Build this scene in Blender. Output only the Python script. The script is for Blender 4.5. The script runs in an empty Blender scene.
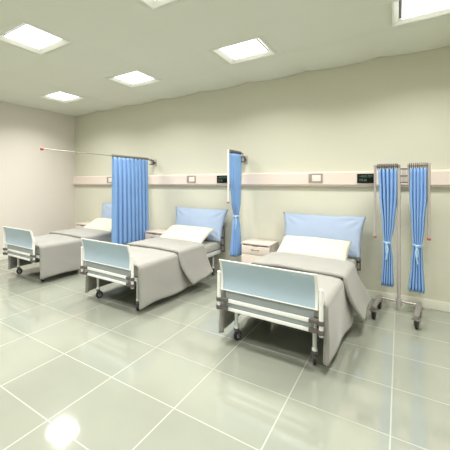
import bpy, bmesh, math, random
from mathutils import Vector, Matrix, noise
random.seed(7)
S = bpy.context.scene
C = S.collection
PI = math.pi

# ------------------------------------------------------------------ materials
def mat(name, col, rough=.5, metal=0., spec=.5, noise_amt=0., noise_scale=8., bump=0., bump_scale=60., sheen=0., trans=0.):
    m = bpy.data.materials.new(name); m.use_nodes = True
    nt = m.node_tree; b = nt.nodes['Principled BSDF']
    b.inputs['Base Color'].default_value = (*col, 1)
    b.inputs['Roughness'].default_value = rough
    b.inputs['Metallic'].default_value = metal
    b.inputs['Specular IOR Level'].default_value = spec
    if sheen: b.inputs['Sheen Weight'].default_value = sheen
    tc = nt.nodes.new('ShaderNodeTexCoord')
    if noise_amt:
        n = nt.nodes.new('ShaderNodeTexNoise'); n.inputs['Scale'].default_value = noise_scale; n.inputs['Detail'].default_value = 4
        nt.links.new(tc.outputs['Object'], n.inputs['Vector'])
        r = nt.nodes.new('ShaderNodeMixRGB'); r.blend_type = 'MIX'
        r.inputs[1].default_value = (*[c*(1-noise_amt) for c in col], 1)
        r.inputs[2].default_value = (*[min(1, c*(1+noise_amt)) for c in col], 1)
        nt.links.new(n.outputs['Fac'], r.inputs[0]); nt.links.new(r.outputs[0], b.inputs['Base Color'])
    if bump:
        n = nt.nodes.new('ShaderNodeTexNoise'); n.inputs['Scale'].default_value = bump_scale; n.inputs['Detail'].default_value = 3
        nt.links.new(tc.outputs['Object'], n.inputs['Vector'])
        bp = nt.nodes.new('ShaderNodeBump'); bp.inputs['Strength'].default_value = bump; bp.inputs['Distance'].default_value = .01
        nt.links.new(n.outputs['Fac'], bp.inputs['Height']); nt.links.new(bp.outputs['Normal'], b.inputs['Normal'])
    if trans:
        out = nt.nodes['Material Output']
        t = nt.nodes.new('ShaderNodeBsdfTranslucent'); t.inputs['Color'].default_value = (*col, 1)
        mx = nt.nodes.new('ShaderNodeMixShader'); mx.inputs[0].default_value = trans
        nt.links.new(b.outputs[0], mx.inputs[1]); nt.links.new(t.outputs[0], mx.inputs[2]); nt.links.new(mx.outputs[0], out.inputs['Surface'])
    return m

def emit(name, col, s):
    m = bpy.data.materials.new(name); m.use_nodes = True
    nt = m.node_tree; nt.nodes.remove(nt.nodes['Principled BSDF'])
    e = nt.nodes.new('ShaderNodeEmission'); e.inputs[0].default_value = (*col, 1); e.inputs[1].default_value = s
    nt.links.new(e.outputs[0], nt.nodes['Material Output'].inputs['Surface'])
    return m

M = dict(
    back=mat('back_wall_paint', (.665, .66, .55), .75, noise_amt=.02, noise_scale=1.3, bump=.04, bump_scale=140),
    left=mat('left_wall_paint', (.73, .685, .62), .7, noise_amt=.02, noise_scale=1.3, bump=.04, bump_scale=140),
    ceil=mat('ceiling_panel', (.70, .72, .64), .85, noise_amt=.015, noise_scale=3),
    skirt=mat('skirting_paint', (.80, .80, .70), .4),
    rail=mat('trunking_plastic', (.80, .70, .63), .35),
    white=mat('white_enamel', (.80, .81, .78), .3),
    steel=mat('brushed_steel', (.36, .335, .315), .35, metal=.6),
    clamp=mat('dark_clamp', (.125, .112, .112), .4, metal=.3),
    ring=mat('grey_ring_plastic', (.14, .12, .11), .45),
    tube=mat('pale_tube_metal', (.52, .48, .45), .35, metal=.4),
    red=mat('red_cap_plastic', (.42, .08, .06), .4),
    rubber=mat('black_rubber', (.018, .018, .02), .45),
    hub=mat('wheel_hub_plastic', (.42, .42, .41), .4),
    board=mat('pale_blue_laminate', (.375, .485, .565), .22, noise_amt=.02),
    strip=mat('grey_panel', (.33, .37, .38), .4),
    chassis=mat('grey_chassis_paint', (.36, .37, .35), .4),
    blanket=mat('grey_wool_blanket', (.305, .300, .275), .9, sheen=.3, noise_amt=.03, noise_scale=5, bump=.15, bump_scale=220),
    mattress=mat('cream_mattress_cover', (.50, .485, .42), .8, bump=.1),
    pillow=mat('cream_pillow_cotton', (.62, .60, .49), .85, sheen=.2, bump=.1, bump_scale=40),
    bluep=mat('pale_blue_cotton', (.345, .43, .575), .8, sheen=.2, bump=.12, bump_scale=30),
    curtain=mat('blue_curtain_fabric', (.20, .37, .68), .8, sheen=.1),
    wood=mat('pale_pink_laminate', (.70, .62, .55), .4, noise_amt=.03, noise_scale=12),
    wood2=mat('brown_side_panel', (.30, .24, .20), .5),
    handle=mat('dark_handle_metal', (.12, .095, .08), .35, metal=.4),
    frame=mat('socket_frame_plastic', (.36, .30, .27), .45),
    sock=mat('socket_plate_plastic', (.82, .76, .70), .35),
    screen=mat('black_screen_glass', (.006, .009, .006), .35, spec=.2),
    green=emit('green_display_glow', (.30, .50, .36), .30),
    lamp=emit('ceiling_lamp_glow', (1., .975, .935), 3.),
    lampframe=mat('lamp_frame_enamel', (.85, .86, .80), .35),
    refl=mat('lamp_reflector', (.05, .05, .045), .6),
    alu=mat('added_window_frame_paint', (.75, .75, .72), .4),
)

def floor_mat():
    m = bpy.data.materials.new('glossy_floor_tile'); m.use_nodes = True
    nt = m.node_tree; b = nt.nodes['Principled BSDF']
    tc = nt.nodes.new('ShaderNodeTexCoord'); mp = nt.nodes.new('ShaderNodeMapping')
    mp.inputs['Location'].default_value = (1.845 + 12, -2.501 + 12, 0)
    nt.links.new(tc.outputs['Object'], mp.inputs['Vector'])
    br = nt.nodes.new('ShaderNodeTexBrick'); br.offset = 0; br.squash = 1
    br.inputs['Scale'].default_value = 1; br.inputs['Brick Width'].default_value = .6; br.inputs['Row Height'].default_value = .6
    br.inputs['Mortar Size'].default_value = .0045; br.inputs['Mortar Smooth'].default_value = .2; br.inputs['Bias'].default_value = 0
    br.inputs['Color1'].default_value = (.325, .345, .285, 1); br.inputs['Color2'].default_value = (.34, .36, .295, 1)
    br.inputs['Mortar'].default_value = (.44, .455, .385, 1)
    nt.links.new(mp.outputs[0], br.inputs['Vector'])
    n = nt.nodes.new('ShaderNodeTexNoise'); n.inputs['Scale'].default_value = 1.6; n.inputs['Detail'].default_value = 5
    nt.links.new(tc.outputs['Object'], n.inputs['Vector'])
    mx = nt.nodes.new('ShaderNodeMixRGB'); mx.blend_type = 'MULTIPLY'; mx.inputs[0].default_value = .25
    nt.links.new(br.outputs['Color'], mx.inputs[1]); nt.links.new(n.outputs['Fac'], mx.inputs[2])
    g = nt.nodes.new('ShaderNodeMixRGB'); g.blend_type = 'MIX'; g.inputs[0].default_value = 1
    nt.links.new(mx.outputs[0], b.inputs['Base Color'])
    mr = nt.nodes.new('ShaderNodeMapRange'); mr.inputs[3].default_value = .07; mr.inputs[4].default_value = .5
    nt.links.new(br.outputs['Fac'], mr.inputs[0]); nt.links.new(mr.outputs[0], b.inputs['Roughness'])
    nt.nodes.remove(g)
    b.inputs['IOR'].default_value = 1.95
    return m
M['floor'] = floor_mat()

# ------------------------------------------------------------------ mesh helpers
def box(bm, x0, x1, y0, y1, z0, z1, bev=0.):
    ge = bmesh.ops.create_cube(bm, size=1.)
    vs = ge['verts']
    for v in vs:
        v.co = Vector(((x0+x1)/2 + v.co.x*(x1-x0), (y0+y1)/2 + v.co.y*(y1-y0), (z0+z1)/2 + v.co.z*(z1-z0)))
    if bev:
        es = list({e for v in vs for e in v.link_edges})
        bmesh.ops.bevel(bm, geom=es, offset=bev, segments=2, affect='EDGES', profile=.6)

def tube(bm, pts, r, n=14, caps=True):
    """swept round bar through pts; r number or list"""
    pts = [Vector(p) for p in pts]; R = r if isinstance(r, (list, tuple)) else [r]*len(pts)
    rings = []
    t0 = (pts[1]-pts[0]).normalized()
    up = Vector((0, 0, 1)) if abs(t0.z) < .9 else Vector((1, 0, 0))
    a = t0.cross(up).normalized()
    for i, p in enumerate(pts):
        if i == 0: t = t0
        elif i == len(pts)-1: t = (pts[i]-pts[i-1]).normalized()
        else: t = ((pts[i+1]-pts[i]).normalized() + (pts[i]-pts[i-1]).normalized()).normalized()
        a = (a - t*a.dot(t)).normalized(); b = t.cross(a)
        rings.append([bm.verts.new(p + (a*math.cos(2*PI*k/n) + b*math.sin(2*PI*k/n))*R[i]) for k in range(n)])
    for A, B in zip(rings, rings[1:]):
        for k in range(n): bm.faces.new((A[k], A[(k+1) % n], B[(k+1) % n], B[k]))
    if caps:
        bm.faces.new(rings[0][::-1]); bm.faces.new(rings[-1])

def torus(bm, c, R, r, axis='x', n=14, m=6, sz=1.):
    vs = []
    for i in range(n):
        a = 2*PI*i/n; row = []
        for j in range(m):
            b = 2*PI*j/m
            u = (R+r*math.cos(b))*math.cos(a); v = (R+r*math.cos(b))*math.sin(a); w = r*math.sin(b)
            p = {'x': (w, u, v*sz), 'y': (u, w, v*sz), 'z': (u, v, w)}[axis]
            row.append(bm.verts.new(Vector(c)+Vector(p)))
        vs.append(row)
    for i in range(n):
        for j in range(m):
            bm.faces.new((vs[i][j], vs[(i+1) % n][j], vs[(i+1) % n][(j+1) % m], vs[i][(j+1) % m]))

def obj(name, bm, m, parent=None, smooth=True, label=None, angle=.6, subsurf=0, solid=0.):
    bmesh.ops.recalc_face_normals(bm, faces=bm.faces)
    me = bpy.data.meshes.new(name); bm.to_mesh(me); bm.free()
    me.materials.append(m)
    o = bpy.data.objects.new(name, me); C.objects.link(o)
    if smooth:
        for p in me.polygons: p.use_smooth = True
        try: me.set_sharp_from_angle(angle=angle)
        except Exception: pass
    if solid:
        s = o.modifiers.new('thickness', 'SOLIDIFY'); s.thickness = solid; s.offset = 0
    if subsurf:
        s = o.modifiers.new('smooth', 'SUBSURF'); s.levels = subsurf; s.render_levels = subsurf
    if parent: o.parent = parent
    if label: o['label'] = label
    return o

def nb(): return bmesh.new()
def tag(o, label, cat, group=None):
    o['label'] = label; o['category'] = cat
    if group: o['group'] = group
    return o
def thing(name, label, cat, loc=(0, 0, 0), rz=0, group=None):
    o = bpy.data.objects.new(name, None); C.objects.link(o)
    o.empty_display_size = .1; o.location = loc; o.rotation_euler = (0, 0, rz)
    return tag(o, label, cat, group)
def structure(name, bm, m, smooth=False, parent=None):
    o = obj(name, bm, m, parent, smooth=smooth); o['kind'] = 'structure'; return o
def dup(root, loc, label, rz=None):
    def cp(o, par):
        c = o.copy(); C.objects.link(c)
        if par: c.parent = par
        for ch in KIDS(o): cp(ch, c)
        return c
    c = cp(root, None); c.location = loc; c['label'] = label
    if rz is not None: c.rotation_euler = (0, 0, rz)
    return c
def KIDS(o): return [x for x in list(C.objects) if x.parent == o]
def bxo(name, dims, m, parent=None, bev=0., label=None):
    bm = nb(); box(bm, *dims, bev=bev); return obj(name, bm, m, parent, label=label)

# ------------------------------------------------------------------ room
XL, XR, YB, YF, ZC = -6.447, 1.75, 5.34, -2.6, 3.285
bxo('floor', (XL-.1, XR+.1, YF-.1, YB+.1, -.1, 0), M['floor'])['kind'] = 'structure'
bxo('wall_back', (XL-.1, XR+.1, YB, YB+.12, 0, ZC+.15), M['back'])['kind'] = 'structure'
bxo('wall_left', (XL-.12, XL, YF, YB, 0, ZC+.15), M['left'])['kind'] = 'structure'
bxo('wall_right', (XR, XR+.12, YF, YB, 0, ZC+.15), M['back'])['kind'] = 'structure'
# front wall, behind the camera, with an unseen window added for front-left daylight
wx0, wx1, wz0, wz1 = -5.2, -2.2, .95, 2.45
bm = nb()
box(bm, XL-.12, wx0, YF-.14, YF, 0, ZC+.15); box(bm, wx1, XR+.12, YF-.14, YF, 0, ZC+.15)
box(bm, wx0, wx1, YF-.14, YF, 0, wz0); box(bm, wx0, wx1, YF-.14, YF, wz1, ZC+.15)
structure('wall_front', bm, M['left'])
bm = nb()
for a in (wx0, wx1-.06, (wx0+wx1)/2-.03): box(bm, a, a+.06, YF-.10, YF-.03, wz0, wz1, .005)
for a in (wz0, wz1-.06): box(bm, wx0, wx1, YF-.10, YF-.03, a, a+.06, .005)
win = structure('added_window_1', bm, M['alu'])
glass = bpy.data.materials.new('added_window_glass'); glass.use_nodes = True
gb = glass.node_tree.nodes['Principled BSDF']; gb.inputs['Transmission Weight'].default_value = 1; gb.inputs['Roughness'].default_value = 0; gb.inputs['IOR'].default_value = 1.01
bm = nb(); box(bm, wx0+.05, wx1-.05, YF-.07, YF-.066, wz0+.05, wz1-.05)
obj('added_window_pane', bm, glass, win)

for nme, d in (('baseboard_back', (XL, XR, YB-.014, YB, 0, .113)), ('baseboard_left', (XL, XL+.014, YF, YB-.014, 0, .113)),
               ('baseboard_right', (XR-.014, XR, YF, YB-.014, 0, .113)), ('baseboard_front', (XL+.014, XR-.014, YF, YF+.014, 0, .113))):
    bxo(nme, d, M['skirt'], bev=.003)['kind'] = 'structure'

# ceiling: 0.9 m pillowed panels with openings for the lamps
P = .905; sx0 = -3.83; sy0 = 4.45
lamp_cols = (-3, 0) ; 
def cz(x, y):
    u = ((x-sx0)/P) % 1; v = ((y-sy0)/P) % 1
    return ZC - .036*(max(0, math.sin(PI*u)))**.7 - .018*(max(0, math.sin(PI*v)))**.7
lamps = []
for ci in (-2, 0, 2, 4):
    for ri in (-1, -3, -5):
        lamps.append((ci, ri))
bm = nb(); N = 12; cache = {}
i0 = math.floor((XL-sx0)/P)*N; i1 = math.ceil((XR-sx0)/P)*N
j0 = math.floor((YF-sy0)/P)*N; j1 = math.ceil((YB-sy0)/P)*N
def cv(i, j):
    if (i, j) not in cache:
        x = sx0+P*i/N; y = sy0+P*j/N
        cache[(i, j)] = bm.verts.new((x, y, cz(x, y)))
    return cache[(i, j)]
for i in range(i0, i1):
    for j in range(j0, j1):
        ci, cj = i//N, j//N; a, b_ = i % N, j % N
        if (ci, cj) in lamps and 2 <= a < 10 and 2 <= b_ < 10: continue
        bm.faces.new((cv(i, j), cv(i, j+1), cv(i+1, j+1), cv(i+1, j)))
o = structure('ceiling', bm, M['ceil'], smooth=True)
for p in o.data.polygons: p.use_smooth = True
sd = o.modifiers.new('thickness', 'SOLIDIFY'); sd.thickness = .03; sd.offset = -1
bxo('ceiling', (XL-.1, XR+.1, YF-.1, YB+.1, ZC+.16, ZC+.2), M['ceil'])['kind'] = 'structure'   # slab above the panels

# lamp fixture
def lamp(loc, label):
    t = thing('ceiling_light', label, 'ceiling light', loc, 0, 'square ceiling lights')
    bm = nb(); prof = [(.248, .012), (.286, -.018), (.303, -.018), (.303, .030), (.248, .030)]; rr = []
    for q, z in prof: rr.append([bm.verts.new((sx*q, sy*q, z)) for sx, sy in ((-1, -1), (1, -1), (1, 1), (-1, 1))])
    for i in range(5):
        A, B = rr[i], rr[(i+1) % 5]
        for k in range(4): bm.faces.new((A[k], A[(k+1) % 4], B[(k+1) % 4], B[k]))
    obj('frame', bm, M['lampframe'], t, smooth=False)
    bm = nb(); box(bm, -.250, .250, -.250, .250, .031, .040)
    obj('backing', bm, M['refl'], t, smooth=False, label='dark backing plate')
    bm = nb(); box(bm, -.222, .222, -.222, .222, .008, .020, .002)
    obj('diffuser', bm, M['lamp'], t)
    L = bpy.data.lights.new('lamp_light', 'AREA'); L.shape = 'SQUARE'; L.size = .42; L.energy = 18; L.color = (1., .975, .935); L.spread = math.radians(140)
    lo = bpy.data.objects.new('lamp_light', L); C.objects.link(lo); lo.parent = t; lo.location = (0, 0, .004)
    return t
proto = None
words = {(-2, -1): 'square recessed ceiling light above the far left bed', (0, -1): 'square recessed ceiling light above and just right of the spread blue curtain',
         (2, -1): 'square recessed ceiling light above the folded wall curtain and cabinet, between middle and right beds', (4, -1): 'square recessed ceiling light furthest to the right, before the stand',
         (-2, -3): 'square recessed ceiling light in second row beside the left wall', (0, -3): 'square recessed ceiling light in second row at upper left, cut by the frame'}
for ci, ri in lamps:
    loc = (sx0+P*(ci+.5), sy0+P*(ri+.5), ZC-.050)
    if loc[0] > XR-.3 or loc[1] < YF+.3: continue
    lb = words.get((ci, ri), 'square recessed ceiling light behind the viewpoint, column %s row %s' % ({-2: 'one', 0: 'two', 2: 'three', 4: 'four'}[ci], {-3: 'two', -5: 'three', -7: 'four'}.get(ri, 'one')))
    if proto is None: proto = lamp(loc, lb)
    else: dup(proto, loc, lb)

# ------------------------------------------------------------------ wall trunking, sockets, displays
t = thing('wall_trunking', 'long pale pink horizontal service trunking running along back wall above the beds', 'wall trunking', (0, YB, 1.512))
bm = nb()
prof = [(0, 0), (-.052, .004), (-.066, .030), (-.066, .195), (-.055, .212), (0, .216)]
for x in (XL+.002, XR-.002):
    pass
va = [bm.verts.new((XL+.002, y, z)) for y, z in prof]; vb = [bm.verts.new((XR-.002, y, z)) for y, z in prof]
k = len(prof)
for i in range(k): bm.faces.new((va[i], va[(i+1) % k], vb[(i+1) % k], vb[i]))
bm.faces.new(va); bm.faces.new(vb[::-1])
obj('cover', bm, M['rail'], t, angle=.3)
bm = nb(); box(bm, XL+.004, XR-.004, -.069, -.066, .026, .031)
obj('seam_strip', bm, M['frame'], t, label='thin dark seam line along the lower edge')
ys = YB-.0665
def socket(loc, label):
    t = thing('wall_socket', label, 'wall socket', loc, 0, 'framed sockets on the trunking')
    bm = nb(); w, h_, a, l = .093, .065, .018, .044
    box(bm, -w, -w+l, -.012, 0, -h_, h_, .002); box(bm, w-.022, w, -.012, 0, -h_, h_, .002)
    box(bm, -w+l, w-.022, -.012, 0, h_-a, h_, .002); box(bm, -w+l, w-.022, -.012, 0, -h_, -h_+a, .002)
    obj('frame', bm, M['frame'], t)
    bxo('cover_plate', (-w+l+.001, w-.023, -.008, 0, -h_+a+.001, h_-a-.001), M['sock'], t, .002)
    bm = nb(); tube(bm, [(-w+.02, -.012, -.02), (-w+.02, -.016, -.02)], .010)
    obj('knob', bm, M['frame'], t)
    return t
s = socket((-.980, ys, 1.637), 'small framed socket on the trunking above the right bed')
dup(s, (-3.072, ys, 1.637), 'small framed socket on the trunking above the middle bed')
dup(s, (-5.165, ys, 1.637), 'small framed socket on the trunking left of the spread blue curtain')
def textmesh(body, size, loc, parent, m, w):
    cu = bpy.data.curves.new('reading', 'FONT'); cu.body = body; cu.size = size; cu.extrude = .0006
    tmp = bpy.data.objects.new('tmp', cu); C.objects.link(tmp)
    dg = bpy.context.evaluated_depsgraph_get(); me = bpy.data.meshes.new_from_object(tmp.evaluated_get(dg))
    bpy.data.objects.remove(tmp)
    xs = [v.co.x for v in me.vertices]; sc = w/(max(xs)-min(xs)); x0 = min(xs)
    for v in me.vertices: v.co = Vector(((v.co.x-x0)*sc, -v.co.z, v.co.y))
    me.materials.clear(); me.materials.append(m)
    o = bpy.data.objects.new('reading', me); C.objects.link(o); o.parent = parent; o.location = loc
    return o
def display(loc, label):
    t = thing('monitor_display', label, 'display', loc, 0, 'small black readout displays on the trunking')
    bxo('screen', (-.1, .1, -.014, 0, -.064, .064), M['screen'], t, .003)
    textmesh('+4035.7071', .046, (-.076, -.0146, .014), t, M['green'], .155)
    textmesh('078.00', .046, (-.076, -.0146, -.038), t, M['green'], .085)
    return t
d = display((-.362, ys, 1.626), 'black display with green digits beside the wheeled stand')
dup(d, (-2.452, ys, 1.630), 'black display with green digits left of the folded wall curtain')

# ------------------------------------------------------------------ curtain arms
def arm_end(bm, p, d, r): tube(bm, [Vector(p), Vector(p)+Vector(d)], r)
def bracket_parts(t):
    # local: wall at y=0, box clamp just off the wall
    bxo('wall_plate', (-.035, .035, -.012, 0, -.07, .07), M['tube'], t, .003)
    bm = nb(); box(bm, -.034, .034, -.16, -.09, -.048, -.030, .004); box(bm, -.034, .034, -.16, -.09, .030, .048, .004)
    box(bm, -.030, .030, -.10, -.09, -.030, .030, .002); box(bm, -.016, .016, -.09, -.012, -.02, .02, .002)
    obj('clamp', bm, M['clamp'], t)
    bm = nb(); tube(bm, [(0, -.128, -.046), (0, -.128, .052)], .020); obj('pivot', bm, M['tube'], t)

X1 = -3.952
t = thing('curtain_rod', 'long thin straight curtain rod reaching out from back wall over the far left bed', 'curtain rod', (X1, YB, 1.975))
bracket_parts(t)
bm = nb(); tube(bm, [(0, -.128, .05), (0, -.128, .062)], .016); tube(bm, [(0, -.115, .062), (0, -1.30, .062)], .010); obj('rod', bm, M['steel'], t)
bm = nb(); tube(bm, [(0, -1.28, .062), (0, -2.64, .062)], .0065); obj('rod', bm, M['steel'], t)
bm = nb(); tube(bm, [(0, -2.63, .062), (0, -2.665, .062)], .020); obj('end_cap', bm, M['red'], t, label='small red end cap')

X2 = -2.10
t = thing('curtain_rod', 'curtain rod folded on back wall, thin tube hanging down, between middle and right beds', 'curtain rod', (X2, YB, 1.955))
bracket_parts(t)
for c in KIDS(t): c.location.x = .040
bm = nb(); tube(bm, [(.040, -.128, .05), (.040, -.128, .10), (0, -.128, .118)], .012); tube(bm, [(0, -.11, .116), (0, -.60, .10)], .014); obj('rod', bm, M['steel'], t)
bm = nb(); tube(bm, [(0, -.62, .125), (0, -.62, .06), (0, -.62, -.68)], [.014, .014, .011]); obj('folded_tube', bm, M['white'], t, label='pale tube folded straight down')
bm = nb(); tube(bm, [(0, -.62, -.68), (0, -.62, -.705)], .018); obj('end_cap', bm, M['red'], t, label='small red end cap')

# ------------------------------------------------------------------ curtains
def pleated(prof, nple, amp, nu=None, seed=0, hemwob=.0):
    """prof: list of (z, halfwidth, xcentre, ampscale); local x along the rod, y across"""
    bm = nb(); nu = nu or nple*10; rows = []
    rnd = random.Random(seed); ph = [rnd.uniform(-.35, .35) for _ in range(nple+2)]; am = [rnd.uniform(.65, 1.15) for _ in range(nple+2)]
    zs = []
    for (a, b_) in zip(prof, prof[1:]):
        n = max(2, int(abs(a[0]-b_[0])/.045))
        for i in range(n):
            u = i/n; u2 = u*u*(3-2*u)
            zs.append((a[0]+(b_[0]-a[0])*u, *[a[k]+(b_[k]-a[k])*u2 for k in (1, 2, 3)]))
    zs.append(prof[-1])
    for (z, hw, xc, sc) in zs:
        row = []
        for i in range(nu+1):
            u = i/nu; q = u*nple; k = int(min(q, nple-1)); f = q-k
            sh = ph[k]*(1-f)+ph[k+1]*f; a = am[k]*(1-f)+am[k+1]*f
            w = 2*abs(math.sin(PI*q+sh*.5))**.75; w = 1-w
            y = amp*sc*a*w
            x = (u*2-1)*hw + .25*hw/nple*math.sin(4*PI*q+sh)*1.0
            row.append(bm.verts.new((xc+x, y, z+hemwob*math.sin(7*u+1))))
        rows.append(row)
    for A, B in zip(rows, rows[1:]):
        for i in range(nu): bm.faces.new((A[i], A[i+1], B[i+1], B[i]))
    return bm
def bundle(prof, lobes, dep, rip, seed=0):
    """curtain drawn into a closed rippled bundle; prof as for pleated"""
    bm = nb(); rnd = random.Random(seed); n = lobes*10; rows = []
    am = [rnd.uniform(.6, 1.25) for _ in range(lobes)]; ph = [rnd.uniform(-.12, .12) for _ in range(lobes)]
    zs = []
    for (a, b_) in zip(prof, prof[1:]):
        m = max(2, int(abs(a[0]-b_[0])/.045))
        for i in range(m):
            u = i/m; u2 = u*u*(3-2*u); zs.append((a[0]+(b_[0]-a[0])*u, *[a[k]+(b_[k]-a[k])*u2 for k in (1, 2, 3)]))
    zs.append(prof[-1])
    for (z, hw, xc, sc) in zs:
        row = []
        for i in range(n):
            q = i/10; k = int(q) % lobes; th = 2*PI*(i/n)+ph[k]*math.sin(PI*(q % 1))
            r = rip*sc*am[k]*(abs(math.sin(PI*q))**.8) - rip*sc*.6
            row.append(bm.verts.new((xc+(hw+r)*math.cos(th), (dep*sc+r)*math.sin(th), z)))
        rows.append(row)
    for A, B in zip(rows, rows[1:]):
        for i in range(n): bm.faces.new((A[i], A[(i+1) % n], B[(i+1) % n], B[i]))
    return bm
def rings(t, xs, z, R=.022, r=.006):
    base = None
    for x in xs:
        if base is None:
            bm = nb(); torus(bm, (0, 0, 0), R, r, 'x'); box(bm, -.004, .004, -.003, .003, -R-.020, -R+.002)
            base = obj('curtain_ring', bm, M['ring'], t); base.location = (x, 0, z)
        else:
            c = base.copy(); C.objects.link(c); c.parent = t; c.location = (x, 0, z)
def tieback(t, z, xc, hw, dep, tail=.18, flip=1, phi=-90):
    bm = nb()
    n = 24; pts = [Vector((xc+hw*math.cos(2*PI*k/n), dep*math.sin(2*PI*k/n), z+.006*math.sin(4*PI*k/n))) for k in range(n+1)]
    for (A, B) in zip(pts, pts[1:]):
        o_ = Vector((0, 0, .011))
        f = [bm.verts.new(A-o_), bm.verts.new(B-o_), bm.verts.new(B+o_), bm.verts.new(A+o_)]; bm.faces.new(f)
    # knot, side loops and tails, facing the direction phi
    k0 = len(bm.verts); w = hw if phi == -90 else dep
    tube(bm, [(-.012, 0, -.012), (0, -.008, 0), (.012, 0, .012)], [.008, .014, .008], 8)
    for s, l in ((1, 1.), (-1, .8)):
        tube(bm, [(0, 0, 0), (s*w*.7, -.005, .016), (s*(w+.012)*l, .02, .020)], [.007, .006, .004], 6)
    tube(bm, [(0, 0, 0), (flip*.012, -.012, -tail*.35), (flip*.004, -.008, -tail*.75), (-flip*.006, 0, -tail)], [.007, .009, .008, .008], 6)
    tube(bm, [(0, 0, 0), (-flip*.008, -.004, -tail*.3), (-flip*.004, 0, -tail*.62)], [.006, .007, .006], 6)
    bm.verts.ensure_lookup_table(); f = math.radians(phi)
    mt_ = Matrix.Translation((xc+(hw+.012)*math.cos(f), (dep+.012)*math.sin(f), z)) @ Matrix.Rotation(f+PI/2, 4, 'Z')
    for v in list(bm.verts)[k0:]: v.co = mt_ @ v.co
    obj('tieback', bm, M['tie'], t, label='pale blue cord tied in a loose bow')
M['tie'] = mat('pale_blue_tie_cord', (.42, .62, .82), .7)

# spread curtain on the first arm (rod runs along Y)
t = thing('privacy_curtain', 'wide spread blue pleated curtain hanging on the long rod between left and middle beds', 'curtain', (X1, 4.59, 2.037), PI/2)
obj('curtain_fabric', pleated([(-.022, .505, 0, .55), (-.5, .50, 0, .9), (-1.1, .50, .0, 1.1), (-1.57, .50, 0, 1.25)], 9, .055, seed=2), M['curtain'], t, angle=3, solid=.003)
rings(t, [-.49+.0613*i for i in range(17)], 0, R=.020, r=.008)
# gathered curtain on second arm
t = thing('privacy_curtain', 'gathered blue curtain tied at its waist, hanging from the folded arm on back wall', 'curtain', (X2, 5.01, 2.06), PI/2)
obj('curtain_fabric', bundle([(-.03, .20, .0, .75), (-.35, .185, .0, .9), (-.8, .13, .02, .85), (-1.03, .062, .03, .62), (-1.25, .11, .03, .9), (-1.66, .15, .03, 1.25)], 17, .046, .030, seed=4), M['curtain'], t, angle=3, solid=.003)
rings(t, [-.20+.0262*i for i in range(16)], -.0)
tieback(t, -1.03, .03, .075, .048, tail=.22, phi=-158)

# ------------------------------------------------------------------ caster (shared)
def caster(parent, x, y, R=.05, w=.026, top=.115, stem=.014, label=None, ang=0, m=None, n='caster'):
    bm = nb()
    tube(bm, [(0, 0, top-.01), (0, 0, top+.012)], stem+.010)
    tube(bm, [(0, 0, top-.02), (0, 0, top)], stem+.004)
    for s in (-1, 1):
        a, b_ = s*(w/2+.003), s*(w/2+.008)
        box(bm, min(a, b_), max(a, b_), .004, .030, R-.012, top-.012, .002)
    box(bm, -w/2-.008, w/2+.008, -.012, .030, top-.022, top-.010, .002)
    c = obj(n, bm, m or M['clamp'], parent); c.location = (x, y, 0); c.rotation_euler = (0, 0, ang)
    bm = nb()
    tube(bm, [(-w/2, .018, R), (-w/2+.004, .018, R), (w/2-.004, .018, R), (w/2, .018, R)], [R-.004, R, R, R-.004], 24)
    wh = obj('wheel', bm, M['rubber'], c)
    bm = nb(); tube(bm, [(-w/2-.002, .018, R), (w/2+.002, .018, R)], R*(.5 if R > .045 else .25), 16)
    obj('wheel_hub', bm, M['hub'], c)
    return c

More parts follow.
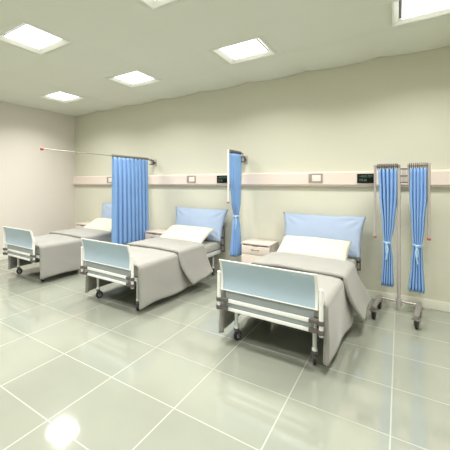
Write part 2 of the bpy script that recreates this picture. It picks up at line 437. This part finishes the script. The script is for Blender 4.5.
# ------------------------------------------------------------------ hospital bed
YC = 4.0575
def bed_end(t, s, which):
    """s=-1 foot, +1 head; built at local y"""
    Y = lambda y: s*(YC - y)      # world y at the foot end -> local
    def yprof(z):
        u = max(0., (z-.55)/.29)
        return 2.888 + .016*math.sin(PI*u) - .042*u**1.6
    # blue panel
    bm = nb(); n = 12; L, Rr = [], []
    def sheet(x0, x1, z0, z1, dy0, dy1, bm):
        rows = []
        for i in range(n+1):
            z = z0+(z1-z0)*i/n; y = yprof(z)
            rows.append([bm.verts.new((x, Y(y+dy), z)) for x, dy in ((x0, dy0), (x1, dy0), (x1, dy1), (x0, dy1))])
        for A, B in zip(rows, rows[1:]):
            for k in range(4): bm.faces.new((A[k], A[(k+1) % 4], B[(k+1) % 4], B[k]))
        bm.faces.new(rows[0]); bm.faces.new(rows[-1])
    sheet(-.401, .401, .557, .831, -.006, .010, bm)
    obj('%sboard_panel' % which, bm, M['board'], t, label='pale blue curved panel')
    bm = nb()
    for sx in (-1, 1):
        a, b_ = sx*.400, sx*.420; sheet(min(a, b_), max(a, b_), .548, .842, -.012, .016, bm)
    n = 2; sheet(-.400, .400, .830, .840, -.009, .013, bm); sheet(-.400, .400, .549, .557, -.009, .013, bm)
    obj('%sboard_frame' % which, bm, M['white'], t)
    # lower grey strip, two white rails
    def bb(x0, x1, y0, y1, z0, z1, bm, bev=.003):
        a, b_ = Y(y0), Y(y1); box(bm, x0, x1, min(a, b_), max(a, b_), z0, z1, bev)
    bm = nb(); bb(-.385, .385, 2.905, 2.915, .372, .545, bm); obj('lower_panel', bm, M['strip'], t, label='grey lower panel')
    for z0, z1 in ((.432, .466), (.356, .386)):
        bm = nb(); bb(-.365, .365, 2.891, 2.904, z0, z1, bm, .003); obj('cross_rail', bm, M['white'], t)
    if s > 0:
        for sx in (-1, 1):
            bm = nb(); tube(bm, [(sx*.449, Y(2.905), .39), (sx*.449, Y(2.905), .825)], .017, 14); obj('corner_post', bm, M['tube'], t)
            bm = nb(); box(bm, min(sx*.468, sx*.478), max(sx*.468, sx*.478), min(Y(2.89), Y(2.92)), max(Y(2.89), Y(2.92)), .385, .835, .003); obj('post_guard', bm, M['clamp'], t, label='dark strip on the outer side of the head post')
            for z in (.81, .63, .50, .40):
                bm = nb(); tube(bm, [(sx*.449, Y(2.905), z-.013), (sx*.449, Y(2.905), z+.013)], .026, 14)
                a, b_ = sx*.37, sx*.43; bb(min(a, b_), max(a, b_), 2.896, 2.914, z-.01, z+.01, bm); obj('clamp', bm, M['clamp'], t, label='dark clamp')
    for sx in (-1, 1):
        if s < 0:
            bm = nb(); tube(bm, [(sx*.443, Y(2.884), .345), (sx*.443, Y(2.884), .715), (sx*.443, Y(2.884), .722)], [.0165, .0165, .011], 16); obj('corner_post', bm, M['white'], t)
            for z0, z1 in ((.436, .470), (.360, .396)):
                bm = nb(); tube(bm, [(sx*.443, Y(2.884), z0), (sx*.443, Y(2.884), z1)], .027, 16)
                a, b_ = sx*.352, sx*.430; bb(min(a, b_), max(a, b_), 2.870, 2.902, z0+.002, z1-.002, bm); obj('clamp', bm, M['clamp'], t, label='dark clamp')
        # leg and caster
        bm = nb(); tube(bm, [(sx*.355, Y(3.085), .385), (sx*.355, Y(3.085), .150), (sx*.355, Y(3.085), .148), (sx*.355, Y(3.085), .128)], [.018, .018, .024, .024], 16)
        obj('leg', bm, M['white'], t)
        caster(t, sx*.355, Y(3.085), ang=.25*sx)
    # stub linking the end to the chassis
    for sx in (-1, 1):
        bm = nb(); bb(sx*.30-.018, sx*.30+.018, 2.915, 3.02, .385, .425, bm)
        obj('end_bracket', bm, M['chassis'], t)

def make_bed(loc, label):
    t = thing('hospital_bed', label, 'hospital bed', loc, BR, 'hospital beds in a row')
    bed_end(t, -1, 'foot'); bed_end(t, 1, 'head')
    bm = nb()
    for sx in (-1, 1): box(bm, sx*.425-.015, sx*.425+.015, -1.03, 1.08, .375, .432, .004)
    for y in (-1.03, -.5, 0, .5, 1.05): box(bm, -.41, .41, y-.02, y+.02, .385, .425, .003)
    obj('bed_frame', bm, M['white'], t)
    bm = nb(); box(bm, -.40, .40, -1.02, 1.06, .426, .440)
    obj('mattress_base', bm, M['chassis'], t)
    return t
BR = math.radians(-1.1)
def BX(k): return -.9145 - 1.966*k
bed = make_bed((BX(0), YC, 0), 'hospital bed nearest on the right, under the square socket, with pale blue footboard')
names = {1: 'middle', 2: 'left'}
dup(bed, (BX(1), YC, 0), 'hospital bed in the middle of the row, with pale blue footboard and casters')
dup(bed, (BX(2), YC, 0), 'hospital bed furthest left beside the bare left wall, pale blue footboard')

# mattress
bm = nb(); box(bm, -.436, .436, -1.05, 1.10, .441, .562, .03)
mt = obj('mattress', bm, M['mattress']); tag(mt, 'cream mattress on the right bed, mostly under its blanket', 'mattress', 'mattresses on the beds')
mt.location = (BX(0), YC, 0); mt.rotation_euler = (0, 0, BR)
dup(mt, (BX(1), YC, 0), 'cream mattress on the middle bed, its corner showing past the blanket')
dup(mt, (BX(2), YC, 0), 'cream mattress on the left bed, mostly hidden by blanket and curtain')

# blanket
def fn(x, y, z=0., s=1.): return noise.noise(Vector((x*s, y*s, z*s)))
def drape(y0, y1, a, zt, zbl, zbr, flare, ny, wav, lip=0., curl=0., seed=0, rear=0.):
    """cloth over the bed: section across x swept along local y. zbl/zbr functions of u along y"""
    bm = nb(); rows = []
    r = .055; nt, nc, nh = 18, 6, 16
    ys = [(y0+(y1-y0)*i/ny, i/ny, 0.) for i in range(ny+1)]
    pre = []
    if curl:
        for q in (1., .75, .5, .25): pre.append((y0-.004-.018*math.sin(PI*.5*(1-q)) + 0*.0, 0., q*curl))
        pre = [(y0 + .030*(q/curl)**2 - .0, 0., q) for (_, _, q) in pre]
    if lip:
        pre = [(y0+.06, 0., lip), (y0+.025, 0., lip*.98), (y0+.004, 0., lip*.72), (y0-.006, 0., lip*.45), (y0-.004, 0., lip*.2)]
    for (y, u, inn) in pre+ys:
        row = []
        def hang(sx, zb):
            out = []
            L = zt-r-zb
            for k in range(1, nh+1):
                d = k/nh; z = zt-r-L*d
                fl = (flare(u)*d**1.25)
                w = wav*d*(math.sin(y*9+seed+sx)*.6+fn(y, d, seed+sx*3, 2.5))
                out.append((sx*(a+fl+w-inn*.9), y+rear*(1-u)*d*d, z))
            return out
        def corner(sx):
            return [(sx*(a-r+r*math.sin(PI/2*k/nc)-inn*.7*k/nc), y, zt-inn-r+r*math.cos(PI/2*k/nc)+inn*k/nc) for k in range(0, nc+1)]
        lh = hang(-1, zbl(u))[::-1]; lc = corner(-1)[::-1]
        top = []
        for k in range(1, nt):
            x = -(a-r)+2*(a-r)*k/nt
            top.append((x, y, zt-inn+.010*math.cos(x/a*PI/2)+.010*fn(x, y, seed, 3.5)))
        for p in lh+lc+top+corner(1)+hang(1, zbr(u)): row.append(bm.verts.new(p))
        rows.append(row)
    for A, B in zip(rows, rows[1:]):
        for i in range(len(A)-1): bm.faces.new((A[i], A[i+1], B[i+1], B[i]))
    return bm
def make_blanket(loc, label, sd):
    t = thing('blanket', label, 'blanket', loc, BR, 'grey blankets on the beds')
    b_ = drape(-1.085, .43, .470, .592, lambda u: .085+.02*u, lambda u: .085+.03*u+.01*math.sin(9*u), lambda u: .018+.035*u, 40, .016, curl=.038, seed=sd)
    obj('blanket_cloth', b_, M['blanket'], t, angle=3, solid=.012)
    b_ = drape(-.255, .43, .492, .632, lambda u: .16+.08*u, lambda u: .16+.07*u, lambda u: .125+.03*u, 24, .014, lip=.036, seed=sd+1, rear=.17)
    obj('turned_down_fold', b_, M['blanket'], t, angle=3, solid=.014)
    return t
make_blanket((BX(0), YC, 0), 'grey blanket with a turned down top, draped over the right bed', 1.3)
make_blanket((BX(1), YC, 0), 'grey blanket with a turned down top, draped over the middle bed', 4.1)
make_blanket((BX(2), YC, 0), 'grey blanket with a turned down top, draped over the left bed', 8.7)

# pillows
def cushion(hw, hh, T, seed, pinch=.05, taper=0., crease=1.):
    bm = nb(); n = 36; m = 26; top = []; bot = []
    for j in range(m+1):
        v = -1+2*j/m; ra, rb = [], []
        for i in range(n+1):
            u = -1+2*i/n
            x = hw*u*(1-pinch*(1-v*v)*abs(u)); z = hh*v*(1-pinch*.8*(1-u*u)*abs(v)); x *= 1+taper*v
            e = max(0, 1-abs(u)**2.6)*max(0, 1-abs(v)**2.6)
            th = T*e**.55
            # creases running in from the corners
            cx = (1-abs(u)); cy = (1-abs(v)); cr = 0
            dd = math.hypot(cx, cy)
            ang = math.atan2(cy*hh, cx*hw)
            cr = crease*.010*math.sin(ang*11+seed)*math.exp(-((dd-.42)/.25)**2)
            cr += .008*fn(x, z, seed, 6)*e
            edge = i in (0, n) or j in (0, m)
            ra.append(bm.verts.new((x, -(th+(0 if edge else cr+.002)), z)))
            rb.append(ra[-1] if edge else bm.verts.new((x, th*.8+.002, z)))
        top.append(ra); bot.append(rb)
    for j in range(m):
        for i in range(n):
            bm.faces.new((top[j][i], top[j][i+1], top[j+1][i+1], top[j+1][i]))
            f = (bot[j][i], bot[j+1][i], bot[j+1][i+1], bot[j][i+1])
            if len(set(f)) == 4 and not all(a in (top[j][i], top[j][i+1], top[j+1][i+1], top[j+1][i]) for a in f): bm.faces.new(f)
    return bm
def local(k, x, y): # bed local to world
    c, s_ = math.cos(BR), math.sin(BR); return (BX(k)+c*x-s_*y, YC+s_*x+c*y)
side = {0: 'right', 1: 'middle', 2: 'left'}
for k in (0, 1, 2):
    b_ = cushion(.515, .285, .060, 1.7*k, pinch=.055, taper=.045)
    o = obj('back_pillow', b_, M['bluep'], angle=3)
    tag(o, 'large pale blue pillow leaning upright at the head of the %s bed' % side[k], 'pillow', 'blue back pillows')
    x, y = local(k, .005, 1.075); o.location = (x, y, .845); o.rotation_euler = (math.radians(-19), 0, BR)
    b_ = cushion(.425, .25, .078, 3+2.3*k, pinch=.03, crease=.7)
    o = obj('bed_pillow', b_, M['pillow'], angle=3)
    tag(o, 'cream pillow lying tilted against the blue one on the %s bed' % side[k], 'pillow', 'cream bed pillows')
    x, y = local(k, -.02, .69); o.location = (x, y, .695); o.rotation_euler = (math.radians(-66), 0, BR)

# ------------------------------------------------------------------ bedside cabinets
def cabinet(loc, label):
    t = thing('bedside_cabinet', label, 'bedside cabinet', loc, 0, 'bedside cabinets')
    w, d_ = .215, .40
    bm = nb(); box(bm, -w, -w+.018, 0, d_, .05, .622, .001); box(bm, w-.018, w, 0, d_, .05, .622, .001); box(bm, -w+.018, w-.018, d_-.012, d_, .05, .622); box(bm, -w+.018, w-.018, .004, d_-.012, .05, .07); box(bm, -w+.018, w-.018, .03, d_-.012, .60, .612)
    obj('body', bm, M['wood'], t)
    bxo('top', (-w-.008, w+.008, -.014, d_+.004, .626, .650), M['wood'], t, .003)
    bxo('plinth', (-w+.02, w-.02, .02, d_-.01, 0, .049), M['wood2'], t)
    dr = bxo('drawer', (-w+.002, w-.002, -.018, -.001, .480, .608), M['wood'], t, .002)
    bm = nb(); tube(bm, [(-.05, -.018, .55), (-.05, -.034, .55), (.05, -.034, .55), (.05, -.018, .55)], .007, 8); obj('handle', bm, M['handle'], dr)
    bm = nb(); tube(bm, [(-.055, -.010, .618), (-.03, -.012, .612), (.03, -.012, .612), (.055, -.010, .618)], [.004, .009, .009, .004], 8); obj('tray_pull', bm, M['handle'], t, label='dark curved pull under the top')
    dr = bxo('door', (-w+.002, w-.002, -.018, -.001, .07, .474), M['wood'], t, .002)
    bm = nb(); tube(bm, [(.16, -.018, .44), (.16, -.036, .44), (.16, -.036, .36), (.16, -.018, .36)], .006, 8); obj('handle', bm, M['handle'], dr)
    return t
cab = cabinet((-1.735, 4.895, 0), 'pale pink bedside cabinet between the folded wall curtain and right bed')
dup(cab, (-3.64, 4.895, 0), 'pale pink bedside cabinet between the spread curtain and middle bed')
dup(cab, (-5.667, 4.895, 0), 'pale pink bedside cabinet at the far corner beside the left bed')

# ------------------------------------------------------------------ mobile curtain stand
TR = math.radians(-5)
T = (-.006, 4.975)
t = thing('curtain_stand', 'mobile steel curtain stand on four casters with two folded arms, at right by the wall', 'curtain stand', (T[0], T[1], 0), TR)
HW = .192
for s in (-1, 1):
    bm = nb(); tube(bm, [(s*HW, .035, .137), (s*HW, .03, .137), (s*HW, -.46, .137), (s*HW, -.485, .134)], [.020, .027, .027, .018], 18)
    obj('base_leg', bm, M['steel'], t)
    for y in (-.455, -.04):
        caster(t, s*HW, y-.01, R=.042, w=.028, top=.098, ang=.1*s, m=M['clamp'])
        bm = nb(); tube(bm, [(s*HW, y-.01, .102), (s*HW, y-.01, .112)], .045, 20); obj('caster_plate', bm, M['steel'], t)
bm = nb(); tube(bm, [(-HW+.02, 0, .130), (HW-.02, 0, .130)], .014); obj('crossbar', bm, M['steel'], t)
bm = nb(); tube(bm, [(.0, 0, .07), (.0, 0, .16)], .026, 16); tube(bm, [(.0, 0, .16), (.0, 0, 1.745)], .019, 16); obj('pole', bm, M['tube'], t)
ZR = 1.772
# left arm
t1 = t
bm = nb(); tube(bm, [(0, -.0, 1.73), (0, -.0, ZR+.014)], .017); tube(bm, [(0.0, 0, ZR), (-.235, 0, ZR)], .012); obj('arm_rail', bm, M['steel'], t)
bm = nb(); tube(bm, [(-.240, 0, ZR+.018), (-.240, 0, ZR-.05), (-.240, 0, .895)], [.016, .014, .012]); obj('folded_tube', bm, M['tube'], t)
bm = nb(); tube(bm, [(-.240, 0, .895), (-.240, 0, .872)], .016); obj('end_cap', bm, M['red'], t, label='small red end cap')
for z in (1.735, 1.65, 1.57): bxo('hinge_strap', (.014, .086, -.014, .014, z-.006, z+.006), M['clamp'], t, .002, label='dark hinge strap')
bxo('hinge_plate', (.026, .074, -.008, .008, 1.576, 1.729), M['tube'], t, .002)
bm = nb(); tube(bm, [(.090, 0, 1.555), (.090, 0, ZR+.016)], .011); obj('hinge_tube', bm, M['tube'], t)
bm = nb(); tube(bm, [(.090, 0, ZR), (.270, 0, ZR)], .012); obj('arm_rail', bm, M['steel'], t)
bm = nb(); tube(bm, [(.278, 0, ZR+.018), (.278, 0, ZR-.05), (.278, 0, .925)], [.018, .016, .014]); obj('folded_tube', bm, M['tube'], t)
bm = nb(); tube(bm, [(.278, 0, .925), (.278, 0, .90)], .019); obj('end_cap', bm, M['red'], t, label='small red end cap')

c_, s_ = math.cos(TR), math.sin(TR)
def tw(x): return (T[0]+c_*x, T[1]+s_*x)
x, y = tw(-.115)
t = thing('privacy_curtain', 'gathered bright blue curtain on the left arm of the wheeled stand', 'curtain', (x, y, ZR), TR)
obj('curtain_fabric', pleated([(-.035, .100, .005, .8), (-.35, .092, .01, 1.), (-.72, .060, .01, 1.), (-.945, .036, .0, .8), (-1.15, .050, .006, .95), (-1.48, .062, .0, 1.25)], 5, .034, seed=5), M['curtain'], t, angle=3, solid=.003)
rings(t, [-.095+.0175*i for i in range(12)], 0, R=.026, r=.0058)
tieback(t, -.945, .0, .040, .036, tail=.2)
x, y = tw(.182)
t = thing('privacy_curtain', 'gathered paler blue curtain on the right arm of the wheeled stand', 'curtain', (x, y, ZR), TR)
obj('curtain_fabric', pleated([(-.035, .080, .0, .8), (-.35, .080, .0, 1.), (-.72, .060, -.004, 1.), (-.945, .042, -.006, .8), (-1.15, .055, -.012, .95), (-1.49, .074, -.016, 1.25)], 5, .034, seed=9), M['curtain'], t, angle=3, solid=.003)
rings(t, [-.078+.0175*i for i in range(10)], 0, R=.026, r=.0058)
tieback(t, -.945, -.006, .046, .036, tail=.21, flip=-1)

# ------------------------------------------------------------------ world, camera
w = bpy.data.worlds.new('sky'); S.world = w; w.use_nodes = True
nt = w.node_tree; bg = nt.nodes['Background']
sky = nt.nodes.new('ShaderNodeTexSky'); sky.sky_type = 'HOSEK_WILKIE'; sky.turbidity = 4
sky.sun_direction = (.3, .6, .7)
nt.links.new(sky.outputs[0], bg.inputs[0]); bg.inputs[1].default_value = 1.0

cam = bpy.data.cameras.new('camera'); co = bpy.data.objects.new('camera', cam); C.objects.link(co)
co.location = (0, 0, 1.5625); co.rotation_euler = (PI/2, 0, .6497)
cam.sensor_width = 36; cam.lens = 326.7/450*36
cam.shift_x = (225-151.25)/450; cam.shift_y = -(225-183.12)/450
cam.clip_start = .05
S.camera = co
S.view_settings.view_transform = 'Standard'; S.view_settings.look = 'None'; S.view_settings.gamma = 1; S.view_settings.use_curve_mapping = False
S.view_settings.exposure = 0.74
S.cycles.use_denoising = True
S.cycles.max_bounces = 10; S.cycles.diffuse_bounces = 6
